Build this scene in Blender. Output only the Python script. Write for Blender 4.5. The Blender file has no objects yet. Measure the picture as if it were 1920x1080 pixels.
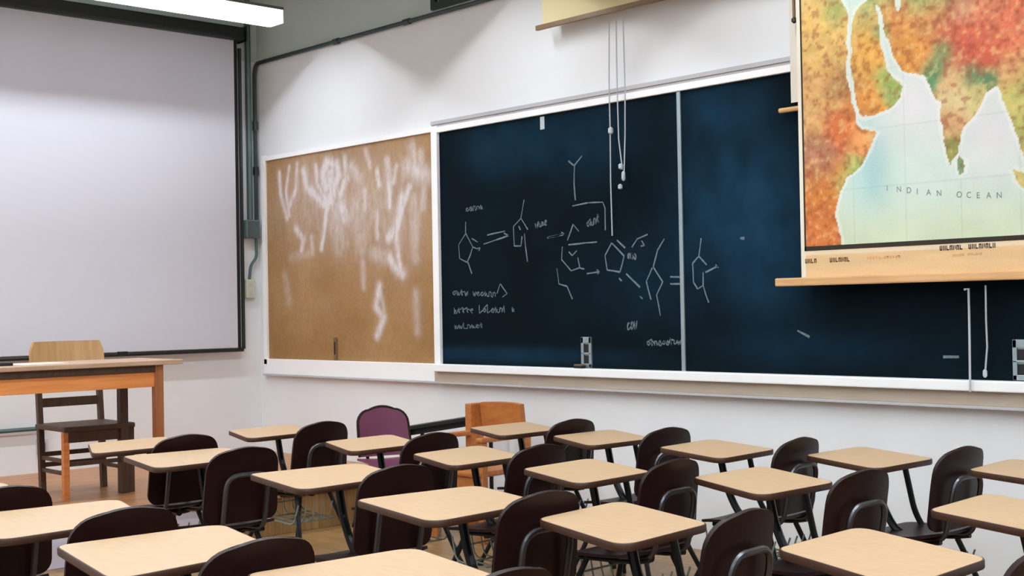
import bpy, bmesh, math, random
import numpy as np
from mathutils import Vector, Matrix, noise

random.seed(7)
SC = bpy.context.scene
COL = SC.collection

# ------------------------------------------------------------------ camera, world, exposure
CAM = Vector((9.690, -6.058, 1.449))
RT = Vector((0.6812, 0.7319, -0.0180)); FW = Vector((-0.7318, 0.6813, 0.0150))
RT.normalize(); FW = (FW - RT * FW.dot(RT)).normalized(); UP = RT.cross(FW)
FPX = 2443.85
cd = bpy.data.cameras.new('camera'); cam = bpy.data.objects.new('camera', cd); COL.objects.link(cam)
m = Matrix.Identity(4)
for i in range(3):
    m[i][0] = RT[i]; m[i][1] = UP[i]; m[i][2] = -FW[i]; m[i][3] = CAM[i]
cam.matrix_world = m
cd.sensor_width = 36.0; cd.lens = FPX / 1920 * 36.0
cd.clip_start = 0.05
SC.camera = cam
w = bpy.data.worlds.new('world'); SC.world = w; w.use_nodes = True
w.node_tree.nodes['Background'].inputs[0].default_value = (0.6, 0.7, 0.8, 1)
w.node_tree.nodes['Background'].inputs[1].default_value = 0.3
SC.view_settings.view_transform = 'Standard'; SC.view_settings.look = 'None'
SC.view_settings.gamma = 1.0; SC.view_settings.use_curve_mapping = False
SC.view_settings.exposure = 0.0
LAMP_W = 37.5          # watts of each ceiling fixture
LAMP_COL = (0.885, 0.955, 1.0)

# ------------------------------------------------------------------ helpers
def at(px, py, X=None, Y=None, Z=None):
    """point of the room that lies on a wall / table / floor plane under a place measured on the photograph"""
    d = FW + RT * ((px - 960) / FPX) - UP * ((py - 540) / FPX)
    if X is not None: t = (X - CAM.x) / d.x
    elif Y is not None: t = (Y - CAM.y) / d.y
    else: t = (Z - CAM.z) / d.z
    return CAM + d * t

def lin(c):
    return tuple(((v / 255) / 12.92 if v / 255 <= 0.04045 else ((v / 255 + 0.055) / 1.055) ** 2.4) for v in c)

class MB:
    """collects shapes of ONE part, then links them as one mesh object"""
    def __init__(s): s.v = []; s.f = []; s.mi = []
    def add(s, v, f, mi=0):
        b = len(s.v); s.v += [tuple(p) for p in v]; s.f += [tuple(i + b for i in q) for q in f]; s.mi += [mi] * len(f); return s
    def box(s, x0, x1, y0, y1, z0, z1, mi=0, bev=0.0):
        if bev > 0:
            b = min(bev, (x1 - x0) * .45, (y1 - y0) * .45, (z1 - z0) * .45)
            bm = bmesh.new(); bmesh.ops.create_cube(bm, size=1.0)
            for v in bm.verts: v.co = Vector(((x0 + x1) / 2 + v.co.x * (x1 - x0), (y0 + y1) / 2 + v.co.y * (y1 - y0), (z0 + z1) / 2 + v.co.z * (z1 - z0)))
            bmesh.ops.bevel(bm, geom=bm.edges[:], offset=b, segments=2, affect='EDGES', profile=.6)
            bm.verts.index_update()
            s.add([v.co[:] for v in bm.verts], [[v.index for v in f.verts] for f in bm.faces], mi); bm.free(); return s
        v = [(x, y, z) for x in (x0, x1) for y in (y0, y1) for z in (z0, z1)]
        return s.add(v, [(0, 1, 3, 2), (4, 6, 7, 5), (0, 4, 5, 1), (2, 3, 7, 6), (0, 2, 6, 4), (1, 5, 7, 3)], mi)
    def bar(s, a, b, w, h, mi=0):
        a = Vector(a); b = Vector(b); d = (b - a).normalized()
        u = Vector((0, 0, 1)) if abs(d.z) < .95 else Vector((1, 0, 0))
        r = d.cross(u).normalized() * w / 2; u = r.cross(d).normalized() * h / 2
        v = [p + r * i + u * j for p in (a, b) for i, j in ((-1, -1), (1, -1), (1, 1), (-1, 1))]
        return s.add(v, [(3, 2, 1, 0), (4, 5, 6, 7)] + [(i, (i + 1) % 4, 4 + (i + 1) % 4, 4 + i) for i in range(4)], mi)
    def tube(s, path, r, seg=8, mi=0, cap=True):
        P = [Vector(p) for p in path]; n = len(P)
        t0 = (P[1] - P[0]).normalized()
        ref = Vector((0, 0, 1)) if abs(t0.z) < .9 else Vector((0, 1, 0))
        nrm = (ref - t0 * ref.dot(t0)).normalized(); vs = []
        for i in range(n):
            t = (P[min(i + 1, n - 1)] - P[max(i - 1, 0)]).normalized()
            nrm = (nrm - t * nrm.dot(t)).normalized(); bi = t.cross(nrm)
            rr = r[i] if isinstance(r, (list, tuple)) else r
            vs += [P[i] + (nrm * math.cos(2 * math.pi * k / seg) + bi * math.sin(2 * math.pi * k / seg)) * rr for k in range(seg)]
        fs = [(i * seg + k, i * seg + (k + 1) % seg, (i + 1) * seg + (k + 1) % seg, (i + 1) * seg + k) for i in range(n - 1) for k in range(seg)]
        if cap: fs += [tuple(reversed(range(seg))), tuple(range((n - 1) * seg, n * seg))]
        return s.add(vs, fs, mi)
    def prism(s, pts, z0, z1, mi=0):
        n = len(pts)
        v = [(x, y, z0) for x, y in pts] + [(x, y, z1) for x, y in pts]
        return s.add(v, [tuple(reversed(range(n))), tuple(range(n, 2 * n))] + [(i, (i + 1) % n, n + (i + 1) % n, n + i) for i in range(n)], mi)
    def shell(s, fn, nu, nv, th, mi=0, nfn=None):
        """curved sheet fn(u,v)->point, given thickness"""
        G = [[Vector(fn(i / nu, j / nv)) for j in range(nv + 1)] for i in range(nu + 1)]
        N = [[None] * (nv + 1) for _ in range(nu + 1)]
        for i in range(nu + 1):
            for j in range(nv + 1):
                a = G[min(i + 1, nu)][j] - G[max(i - 1, 0)][j]; b = G[i][min(j + 1, nv)] - G[i][max(j - 1, 0)]
                c = a.cross(b) if nfn is None else Vector(nfn(G[i][j])); N[i][j] = c.normalized() if c.length > 1e-9 else Vector((1, 0, 0))
        W = nv + 1; K = (nu + 1) * W
        v = [G[i][j] + N[i][j] * th / 2 for i in range(nu + 1) for j in range(W)] + [G[i][j] - N[i][j] * th / 2 for i in range(nu + 1) for j in range(W)]
        f = []
        for i in range(nu):
            for j in range(nv):
                a, b, c, d = i * W + j, (i + 1) * W + j, (i + 1) * W + j + 1, i * W + j + 1
                f += [(a, b, c, d), (K + d, K + c, K + b, K + a)]
        rim = [(i, 0) for i in range(nu + 1)] + [(nu, j) for j in range(1, nv + 1)] + [(i, nv) for i in range(nu - 1, -1, -1)] + [(0, j) for j in range(nv - 1, 0, -1)]
        for k in range(len(rim)):
            p = rim[k][0] * W + rim[k][1]; q = rim[(k + 1) % len(rim)]; q = q[0] * W + q[1]
            f.append((q, p, K + p, K + q))
        return s.add(v, f, mi)
    def build(s, name, mats, parent=None, smooth=False, loc=None):
        me = bpy.data.meshes.new(name); me.from_pydata(s.v, [], s.f)
        for mm in (mats if isinstance(mats, (list, tuple)) else [mats]): me.materials.append(mm)
        if any(s.mi): me.polygons.foreach_set('material_index', s.mi)
        if smooth:
            me.polygons.foreach_set('use_smooth', [True] * len(s.f))
            try: me.set_sharp_from_angle(angle=math.radians(38))
            except Exception: pass
        me.update()
        o = bpy.data.objects.new(name, me); COL.objects.link(o)
        if parent is not None: o.parent = parent
        if loc: o.location = loc
        return o

def fillet(pts, r=0.05, n=5):
    P = [Vector(p) for p in pts]; out = [P[0]]
    for i in range(1, len(P) - 1):
        a, b, c = P[i - 1], P[i], P[i + 1]
        d1 = (a - b); d2 = (c - b); k = min(r, d1.length * .45, d2.length * .45)
        s, e = b + d1.normalized() * k, b + d2.normalized() * k
        for j in range(n + 1):
            t = j / n; out.append(s * (1 - t) ** 2 + b * 2 * t * (1 - t) + e * t * t)
    return out + [P[-1]]

def rounded(pts, rad, n=6):
    N = len(pts); out = []
    for i in range(N):
        a, b, c = Vector(pts[i - 1]), Vector(pts[i]), Vector(pts[(i + 1) % N])
        k = rad[i]; s, e = b + (a - b).normalized() * k, b + (c - b).normalized() * k
        for j in range(n + 1):
            t = j / n; p = s * (1 - t) ** 2 + b * 2 * t * (1 - t) + e * t * t; out.append((p.x, p.y))
    return out

def tag(o, label=None, cat=None, group=None, kind=None):
    if label: o['label'] = label
    if cat: o['category'] = cat
    if group: o['group'] = group
    if kind: o['kind'] = kind
    return o

def empty(name, loc=(0, 0, 0), rz=0.0):
    o = bpy.data.objects.new(name, None); COL.objects.link(o); o.location = loc; o.rotation_euler = (0, 0, rz); o.empty_display_size = .1
    return o

def copy_tree(o, parent=None):
    c = o.copy(); COL.objects.link(c)
    if parent is not None: c.parent = parent
    for ch in list(o.children): copy_tree(ch, c)
    return c

# ------------------------------------------------------------------ materials
def mat(name, col, rough=.6, metal=0.0, var=0.0, scale=8.0, stretch=(1, 1, 1), bump=0.0, bscale=60.0, col2=None, spec=.5, coat=0.0, detail=4.0):
    M = bpy.data.materials.new(name); M.use_nodes = True; nt = M.node_tree; B = nt.nodes['Principled BSDF']
    c1 = lin(col); B.inputs['Base Color'].default_value = (*c1, 1)
    B.inputs['Roughness'].default_value = rough; B.inputs['Metallic'].default_value = metal
    B.inputs['Specular IOR Level'].default_value = spec; B.inputs['Coat Weight'].default_value = coat
    tc = nt.nodes.new('ShaderNodeTexCoord'); mp = nt.nodes.new('ShaderNodeMapping'); mp.inputs['Scale'].default_value = stretch
    nt.links.new(tc.outputs['Object'], mp.inputs['Vector'])
    if var > 0 or col2:
        nz = nt.nodes.new('ShaderNodeTexNoise'); nz.inputs['Scale'].default_value = scale; nz.inputs['Detail'].default_value = detail
        nt.links.new(mp.outputs[0], nz.inputs['Vector'])
        cr = nt.nodes.new('ShaderNodeValToRGB')
        a = c1 if col2 else tuple(v * (1 - var) for v in c1); b = lin(col2) if col2 else tuple(min(1, v * (1 + var)) for v in c1)
        cr.color_ramp.elements[0].color = (*a, 1); cr.color_ramp.elements[1].color = (*b, 1)
        cr.color_ramp.elements[0].position = .3; cr.color_ramp.elements[1].position = .7
        nt.links.new(nz.outputs[0], cr.inputs[0]); nt.links.new(cr.outputs[0], B.inputs['Base Color'])
    if bump > 0:
        n2 = nt.nodes.new('ShaderNodeTexNoise'); n2.inputs['Scale'].default_value = bscale; n2.inputs['Detail'].default_value = 3
        nt.links.new(mp.outputs[0], n2.inputs['Vector'])
        bp = nt.nodes.new('ShaderNodeBump'); bp.inputs['Strength'].default_value = bump; bp.inputs['Distance'].default_value = .004
        nt.links.new(n2.outputs[0], bp.inputs['Height']); nt.links.new(bp.outputs[0], B.inputs['Normal'])
    return M

def emit(name, col, strength):
    M = bpy.data.materials.new(name); M.use_nodes = True; nt = M.node_tree
    B = nt.nodes['Principled BSDF']; B.inputs['Base Color'].default_value = (.8, .8, .8, 1)
    B.inputs['Emission Color'].default_value = (*col, 1); B.inputs['Emission Strength'].default_value = strength
    return M

def printed(name, rough=.7):
    """colour comes from the print stored on the sheet's own vertices"""
    M = bpy.data.materials.new(name); M.use_nodes = True; nt = M.node_tree; B = nt.nodes['Principled BSDF']
    a = nt.nodes.new('ShaderNodeAttribute'); a.attribute_name = 'print'
    nz = nt.nodes.new('ShaderNodeTexNoise'); nz.inputs['Scale'].default_value = 90
    tc = nt.nodes.new('ShaderNodeTexCoord'); nt.links.new(tc.outputs['Object'], nz.inputs['Vector'])
    mx = nt.nodes.new('ShaderNodeMix'); mx.data_type = 'RGBA'; mx.blend_type = 'OVERLAY'; mx.inputs[0].default_value = .18
    nt.links.new(a.outputs['Color'], mx.inputs[6]); nt.links.new(nz.outputs['Color'], mx.inputs[7])
    nt.links.new(mx.outputs[2], B.inputs['Base Color']); B.inputs['Roughness'].default_value = rough
    return M

def wall_mat(name, low, high, split):
    """painted plaster: one paint below the conduit, another above it"""
    M = mat(name, low, .75, var=.025, scale=2.0, bump=.12, bscale=45); nt = M.node_tree; B = nt.nodes['Principled BSDF']
    lk = [l for l in nt.links if l.to_socket == B.inputs['Base Color']][0]; src = lk.from_socket
    tc = nt.nodes.new('ShaderNodeTexCoord'); sp = nt.nodes.new('ShaderNodeSeparateXYZ'); nt.links.new(tc.outputs['Object'], sp.inputs[0])
    gt = nt.nodes.new('ShaderNodeMath'); gt.operation = 'GREATER_THAN'; gt.inputs[1].default_value = split; nt.links.new(sp.outputs['Z'], gt.inputs[0])
    mx = nt.nodes.new('ShaderNodeMix'); mx.data_type = 'RGBA'; nt.links.new(gt.outputs[0], mx.inputs[0]); nt.links.new(src, mx.inputs[6])
    mx.inputs[7].default_value = (*lin(high), 1); nt.links.new(mx.outputs[2], B.inputs['Base Color'])
    return M

def floor_mat(name, c1, c2, board, along):
    """narrow strip flooring"""
    M = mat(name, c1, .38, col2=c2, scale=3.0, stretch=(1, 9, 1) if along == 'x' else (9, 1, 1), detail=6); nt = M.node_tree; B = nt.nodes['Principled BSDF']
    lk = [l for l in nt.links if l.to_socket == B.inputs['Base Color']][0]; src = lk.from_socket
    tc = nt.nodes.new('ShaderNodeTexCoord'); br = nt.nodes.new('ShaderNodeTexBrick')
    mp = nt.nodes.new('ShaderNodeMapping'); nt.links.new(tc.outputs['Object'], mp.inputs['Vector'])
    if along == 'y': mp.inputs['Rotation'].default_value = (0, 0, math.pi / 2)
    nt.links.new(mp.outputs[0], br.inputs['Vector'])
    br.inputs['Scale'].default_value = 1.0; br.inputs['Brick Width'].default_value = 1.1; br.inputs['Row Height'].default_value = board
    br.inputs['Mortar Size'].default_value = .0018; br.inputs['Color1'].default_value = (1, 1, 1, 1); br.inputs['Color2'].default_value = (.8, .78, .75, 1); br.inputs['Mortar'].default_value = (.35, .3, .25, 1)
    mx = nt.nodes.new('ShaderNodeMix'); mx.data_type = 'RGBA'; mx.blend_type = 'MULTIPLY'; mx.inputs[0].default_value = .8
    nt.links.new(src, mx.inputs[6]); nt.links.new(br.outputs['Color'], mx.inputs[7]); nt.links.new(mx.outputs[2], B.inputs['Base Color'])
    return M

M_WALL = wall_mat('painted_plaster', (232, 233, 236), (190, 202, 196), 3.60)  # upper tone holds the green of the shade above the conduit
M_CEIL = mat('ceiling_paint', (196, 208, 206), .8)
M_FLOOR = floor_mat('floor_strip_wood', (140, 106, 66), (166, 130, 84), .057, 'x')
M_DAIS = floor_mat('platform_strip_wood', (176, 118, 72), (206, 150, 102), .057, 'y')
M_RISER_PALE = mat('pale_painted_wood', (214, 208, 226), .5, var=.03)
M_TRIMWHITE = mat('white_painted_wood', (250, 250, 252), .45, var=.02, scale=5)
M_TRIMGREY = mat('grey_painted_wood', (188, 186, 190), .5, var=.03)
M_TRAYBEIGE = mat('beige_wood_lip', (186, 172, 156), .5, var=.06, scale=6, stretch=(1, 8, 8))
M_ALU = mat('aluminium', (160, 176, 184), .35, metal=.6, var=.05)
M_CHALKB = None
M_CHALK = mat('chalk', (104, 120, 130), .95, var=.4, scale=160)
M_CHALKW = mat('bright_chalk', (190, 202, 208), .95, var=.2, scale=120)
M_SCREEN = mat('screen_fabric', (208, 208, 220), .85, var=.012, scale=1.2)
M_BLACK = mat('black_metal', (14, 18, 20), .45, var=.1)
M_BLACKFAB = mat('black_fabric', (12, 14, 16), .8)
M_CONDUIT = mat('grey_green_conduit', (84, 104, 104), .4, metal=.4, var=.08)
M_CONDDARK = mat('dark_conduit', (52, 66, 66), .45, metal=.3, var=.08)
M_BOXGREY = mat('junction_box_grey', (98, 116, 118), .5, var=.06)
M_OUTLET = mat('outlet_ivory', (196, 200, 180), .5)
M_MAPLE = mat('maple_laminate', (196, 162, 127), .38, col2=(205, 174, 138), scale=5, stretch=(2.5, 14, 1), detail=5)
M_EDGE = mat('brown_edge_band', (66, 40, 26), .45)
M_PLUM = mat('dark_plum_plastic', (32, 10, 12), .42, var=.12, scale=4, bump=.1, bscale=120, spec=.25)
M_PLUMRED = mat('reddish_plum_plastic', (112, 52, 82), .4, var=.12, scale=4)
M_TUBE = mat('black_enamel_tube', (26, 30, 34), .35, metal=.5)
M_STEEL = mat('dull_chrome_tube', (92, 92, 98), .28, metal=.85)
M_WIRE = mat('grey_wire', (150, 160, 152), .4, metal=.4)
M_RUBBER = mat('black_rubber', (16, 16, 16), .8)
M_TABLE = mat('orange_oak', (232, 150, 84), .42, col2=(208, 124, 64), scale=3, stretch=(14, 1, 14), detail=6)
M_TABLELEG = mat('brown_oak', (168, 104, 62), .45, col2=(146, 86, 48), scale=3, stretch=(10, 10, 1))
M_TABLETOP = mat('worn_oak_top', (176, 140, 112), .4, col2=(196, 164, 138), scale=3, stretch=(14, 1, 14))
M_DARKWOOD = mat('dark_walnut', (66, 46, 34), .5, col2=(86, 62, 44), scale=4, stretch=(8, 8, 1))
M_BLOND = mat('blond_wood', (206, 166, 118), .45, col2=(188, 146, 98), scale=4, stretch=(1, 8, 1))
M_HONEY = mat('honey_oak', (196, 124, 62), .42, col2=(172, 100, 48), scale=4, stretch=(2, 8, 8))
M_ROD = mat('map_rod_wood', (206, 156, 104), .45, col2=(226, 180, 128), scale=3, stretch=(1, 10, 10))
M_ROD2 = mat('brown_rod_wood', (120, 94, 62), .5, var=.1)
M_CREAM = mat('aged_cream_cloth', (214, 200, 150), .8, col2=(222, 206, 164), scale=2.5)
M_CREAM2 = mat('pale_map_cloth', (226, 218, 204), .8, var=.03)
M_MAP = printed('map_print')
M_CORK = printed('cork_and_chalk', .9)
M_CORD = mat('white_cord', (190, 196, 202), .8)
M_PAPER = mat('white_paper', (238, 236, 232), .8)
M_INK = mat('brown_ink', (92, 62, 36), .9)
M_INKBLACK = mat('black_ink', (50, 40, 30), .9)
M_INKBLUE = mat('grey_blue_ink', (124, 140, 140), .9)
M_MAPLINE = mat('map_border_ink', (46, 38, 26), .8)
M_GREEN = mat('dark_green_panel', (26, 40, 36), .3, var=.1)
M_GREENF = mat('green_grey_frame', (86, 104, 100), .5, var=.05)
M_GLOW = emit('lit_side_diffuser', (1.0, .985, 1.0), 2.2)
M_LAMPDARK = mat('lamp_grey_enamel', (96, 98, 96), .5)
M_LAMPBODY = mat('lamp_white_enamel', (225, 226, 222), .4)

# ------------------------------------------------------------------ the room
RX, RY, RZ = 11.6, -8.6, 4.35      # length along the chalkboard wall, depth to the window side, height
def struct(o, label=None): return tag(o, label, None, None, 'structure')
struct(MB().box(-.2, RX + .2, RY - .2, .2, -.15, 0).build('floor', M_FLOOR), 'narrow strip wooden classroom floor under the student desks')
struct(MB().box(-.2, RX + .2, RY - .2, .2, RZ, RZ + .15).build('ceiling', M_CEIL))
struct(MB().box(-.2, 0, RY, 0, 0, RZ).build('wall_front', M_WALL), 'off-white plaster wall behind the projection screen')
struct(MB().box(-.2, RX + .2, 0, .2, 0, RZ).build('wall_right', M_WALL), 'off-white plaster wall carrying the boards and maps, grey above the conduit')
struct(MB().box(RX, RX + .2, RY, 0, 0, RZ).build('wall_back', M_WALL))
struct(MB().box(-.2, RX + .2, RY - .2, RY, 0, RZ).build('wall_left', M_WALL))

# teaching platform along the front wall: wooden deck, nosing, pale riser, wooden riser
DZ, DX = .265, 2.42
pl = empty('platform', (0, 0, 0)); tag(pl, 'low wooden teaching platform under the teacher table, with pale riser', 'platform', None, 'structure')
MB().box(.002, DX - .03, RY + .002, -.002, .002, DZ - .028).build('platform_core', M_DARKWOOD, pl)
MB().box(.002, DX + .018, RY + .002, -.002, DZ - .028, DZ, bev=.006).build('deck', M_DAIS, pl)
MB().box(DX - .03, DX, RY + .002, -1.76, .002, DZ - .028).build('pale_riser', M_RISER_PALE, pl)
MB().box(DX - .03, DX, -1.758, -.002, .002, DZ - .028).build('wood_riser', M_FLOOR, pl)

# high dark panel window above the conduit
t = empty('window_1', (0, 0, 0)); tag(t, 'dark green high window panel above the conduit', 'window', None, 'structure')
x0 = 2.40
MB().box(x0, x0 + 5.2, -.03, -.002, 3.62, 3.67).box(x0, x0 + 5.2, -.03, -.002, 4.2, 4.25).box(x0, x0 + .05, -.03, -.002, 3.67, 4.2).box(x0 + 5.15, x0 + 5.2, -.03, -.002, 3.67, 4.2).build('window_frame', M_GREEN, t)
for k in range(4):
    a = x0 + .05 + k * 1.275
    MB().box(a + .02, a + 1.255, -.012, -.002, 3.67, 4.2).build('pane', M_GREENF if k == -1 else M_GREEN, t)
    if k: MB().box(a - .02, a + .02, -.03, -.002, 3.67, 4.2).build('mullion', M_GREEN, t)

# ------------------------------------------------------------------ ceiling lamps (rows parallel to the front wall, with skirts that cut the light off)
def make_lamp(length):
    r = empty('ceiling_lamp')
    h = length / 2; w = .09; zb = 0.0; zt = .098
    MB().box(-w - .012, w + .012, -h, h, zt, zt + .022, bev=.004).build('housing', M_LAMPDARK, r)
    for s in (-1, 1):
        MB().box(min(s * w, s * (w + .006)), max(s * w, s * (w + .006)), -h + .004, h - .004, zb, zt).build('side_diffuser', M_GLOW, r)
        MB().box(-w, w, min(s * h, s * (h - .004)), max(s * h, s * (h - .004)), zb, zt).build('end_cap', M_GLOW, r)
        MB().tube([(0, s * h * .7, zt + .02), (0, s * h * .7, RZ - 3.645)], .008, 6).build('hanger_rod', M_LAMPBODY, r)
    MB().tube([(0, -h + .03, .066), (0, h - .03, .066)], .013, 8).build('tube', M_GLOW, r)
    ld = bpy.data.lights.new('lamp_light', 'AREA'); ld.shape = 'RECTANGLE'; ld.size = .03; ld.size_y = length - .06
    ld.energy = LAMP_W; ld.color = LAMP_COL
    lo = bpy.data.objects.new('lamp_light', ld); COL.objects.link(lo); lo.parent = r; lo.location = (0, 0, .050)
    return r
lamp0 = make_lamp(2.4)
rows = [(1.2, 'in front of the projection screen'), (3.5, 'above the front desks'), (5.8, 'above the middle desks'), (8.1, 'above the rear desks'), (10.4, 'behind the camera')]
ends = ['chalkboard end', 'middle', 'window end']
for i, (x, wd) in enumerate(rows):
    for k in range(3):
        o = lamp0 if (i == 0 and k == 0) else copy_tree(lamp0)
        o.location = (x, -.565 - 1.2 - 2.45 * k, 3.645)
        tag(o, 'long white hanging strip lamp %s, %s' % (wd, ends[k]), 'lamp', 'strip lamps hung in rows')

# ------------------------------------------------------------------ corner conduit
c = empty('conduit', (0, 0, 0)); tag(c, 'dark grey-green conduit running above the boards and down the corner', 'conduit')
path = fillet([(6.6, -.027, 3.585), (.035, -.027, 3.585), (.027, -.040, 3.50), (.027, -.040, 2.24)], .09, 8)
MB().tube(path, .017, 8).build('pipe', M_CONDDARK, c, True)
for p, ax in (((1.22, -.027, 3.585), 'x'), ((2.12, -.027, 3.585), 'x'), ((.027, -.040, 2.66), 'z'), ((.027, -.040, 3.05), 'z')):
    a, b = Vector(p), Vector(p); d = Vector((.035, 0, 0)) if ax == 'x' else Vector((0, 0, .035))
    MB().tube([a - d, a + d], .024, 8).build('coupling', M_BLACK if p[2] == 2.66 else M_CONDDARK, c, True)
MB().tube([(.028, -.105, RZ - .01), (.028, -.105, 2.24)], .026, 8).build('second_pipe', M_CONDUIT, c, True)
b = empty('junction_box', (0, 0, 0)); tag(b, 'grey-green metal junction box in the corner beside the screen', 'junction box')
MB().box(.002, .075, -.165, -.040, 2.08, 2.235, bev=.008).build('box_body', M_BOXGREY, b)
MB().box(.075, .080, -.158, -.047, 2.09, 2.225, bev=.003).build('cover_plate', M_CONDUIT, b)
o = MB().tube(fillet([(.03, -.05, 2.09), (.03, -.045, 1.92), (.035, -.11, 1.85), (.035, -.125, 1.72)], .07, 6), .013, 8).build('cable', M_CONDUIT, None, True)
tag(o, 'grey cable bending from junction box down to ivory outlet', 'cable')
b = empty('wall_outlet', (0, 0, 0)); tag(b, 'ivory outlet box low in the corner beside the screen', 'outlet')
MB().box(.002, .05, -.165, -.075, 1.57, 1.73, bev=.008).build('outlet_body', M_OUTLET, b)
for z in (1.61, 1.68): MB().box(.05, .053, -.135, -.105, z - .016, z + .016, bev=.001).build('socket', M_TRIMGREY, b)
o = MB().tube([(.03, RY + .05, .60), (.03, -1.90, .60)], .016, 8).build('wall_pipe', M_CONDUIT, None, True)
tag(o, 'thin grey-green pipe running low along the front wall', 'pipe')
b = empty('wall_outlet', (0, 0, 0)); tag(b, 'small grey outlet low on the front wall under the table', 'outlet')
MB().box(.002, .03, -1.98, -1.90, .40, .52, bev=.006).build('outlet_body', M_TRIMGREY, b)
MB().box(.03, .033, -1.96, -1.92, .43, .49, bev=.001).build('socket', M_BOXGREY, b)

# ------------------------------------------------------------------ projection screen
s = empty('projection_screen', (0, 0, 0)); tag(s, 'large white pull-down projection screen with black borders and case', 'projection screen')
SX = .085; YR, YL = -.245, -4.10
MB().box(.02, .155, YL - .1, YR + .045, 3.745, 3.855, bev=.018).build('case', M_BLACK, s)
for y in (YR + .045, YL - .1):
    MB().box(.012, .163, min(y, y + .012), max(y, y + .012), 3.735, 3.865, bev=.004).build('case_end_cap', M_BLACK, s)
zb = 1.135
MB().box(SX - .001, SX + .001, YL + .03, YR - .03, zb + .02, 3.76).build('screen_sheet', M_SCREEN, s)
MB().box(SX - .0015, SX + .0015, YR - .03, YR, zb, 3.76).build('border_strip', M_BLACKFAB, s)
MB().box(SX - .0015, SX + .0015, YL, YL + .03, zb, 3.76).build('border_strip', M_BLACKFAB, s)
MB().tube([(SX, YL - .02, zb), (SX, YR + .02, zb)], .016, 8).build('bottom_bar', M_BLACK, s, True)
MB().box(SX - .01, SX + .03, -1.36, -1.28, zb - .012, zb + .024, bev=.008).build('pull_handle', M_BLACK, s)
# frame rail to the right of the screen
o = MB().box(.003, .03, -.188, -.168, 1.14, 3.70).build('screen_rail', M_CONDDARK); tag(o, 'thin dark vertical rail on the wall beside the screen edge', 'rail')

# ------------------------------------------------------------------ boards on the right wall
def sheet_grid(name, x0, x1, z0, z1, y, step, colfn, material, parent, th=.006):
    nx, nz = max(2, int((x1 - x0) / step)), max(2, int((z1 - z0) / step))
    X, Z = np.meshgrid(np.linspace(x0, x1, nx + 1), np.linspace(z0, z1, nz + 1))
    V = np.stack([X.ravel(), np.full(X.size, y), Z.ravel()], 1)
    i = np.arange(nx * nz); r = i // nx; q = i % nx; a = r * (nx + 1) + q
    F = np.stack([a, a + 1, a + nx + 2, a + nx + 1], 1)
    # back box so that the sheet has thickness
    me = bpy.data.meshes.new(name)
    nb = len(V); B = np.array([(x, y + th, z) for z in (z0, z1) for x in (x0, x1)])
    c = [0, nx, nz * (nx + 1), nz * (nx + 1) + nx]
    FF = F.tolist() + [[nb + 1, nb, nb + 2, nb + 3], [c[0], nb, nb + 1, c[1]], [c[3], nb + 3, nb + 2, c[2]], [c[2], nb + 2, nb, c[0]], [c[1], nb + 1, nb + 3, c[3]]]
    VV = np.concatenate([V, B])
    me.from_pydata(VV.tolist(), [], FF); me.materials.append(material)
    C = np.ones((len(VV), 4), dtype=np.float32); C[:, :3] = colfn(VV[:, 0], VV[:, 2])
    at_ = me.attributes.new('print', 'FLOAT_COLOR', 'POINT'); at_.data.foreach_set('color', C.ravel())
    me.update(); o = bpy.data.objects.new(name, me); COL.objects.link(o); o.parent = parent
    return o

def vnoise(X, Z, scale, seed, octaves=3):
    """lattice value noise, vectorised"""
    rng = np.random.RandomState(seed); T = rng.rand(256, 256); out = np.zeros_like(X); amp = 1.0; tot = 0
    for k in range(octaves):
        x = X * scale * 2 ** k; z = Z * scale * 2 ** k; xi = np.floor(x).astype(int); zi = np.floor(z).astype(int)
        fx = x - xi; fz = z - zi; fx = fx * fx * (3 - 2 * fx); fz = fz * fz * (3 - 2 * fz)
        g = lambda a, b: T[(a + 37 * k) % 256, (b + 91 * k) % 256]
        out += amp * ((g(xi, zi) * (1 - fx) + g(xi + 1, zi) * fx) * (1 - fz) + (g(xi, zi + 1) * (1 - fx) + g(xi + 1, zi + 1) * fx) * fz)
        tot += amp; amp *= .5
    return out / tot

ZB, ZT = 1.052, 2.722
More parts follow.
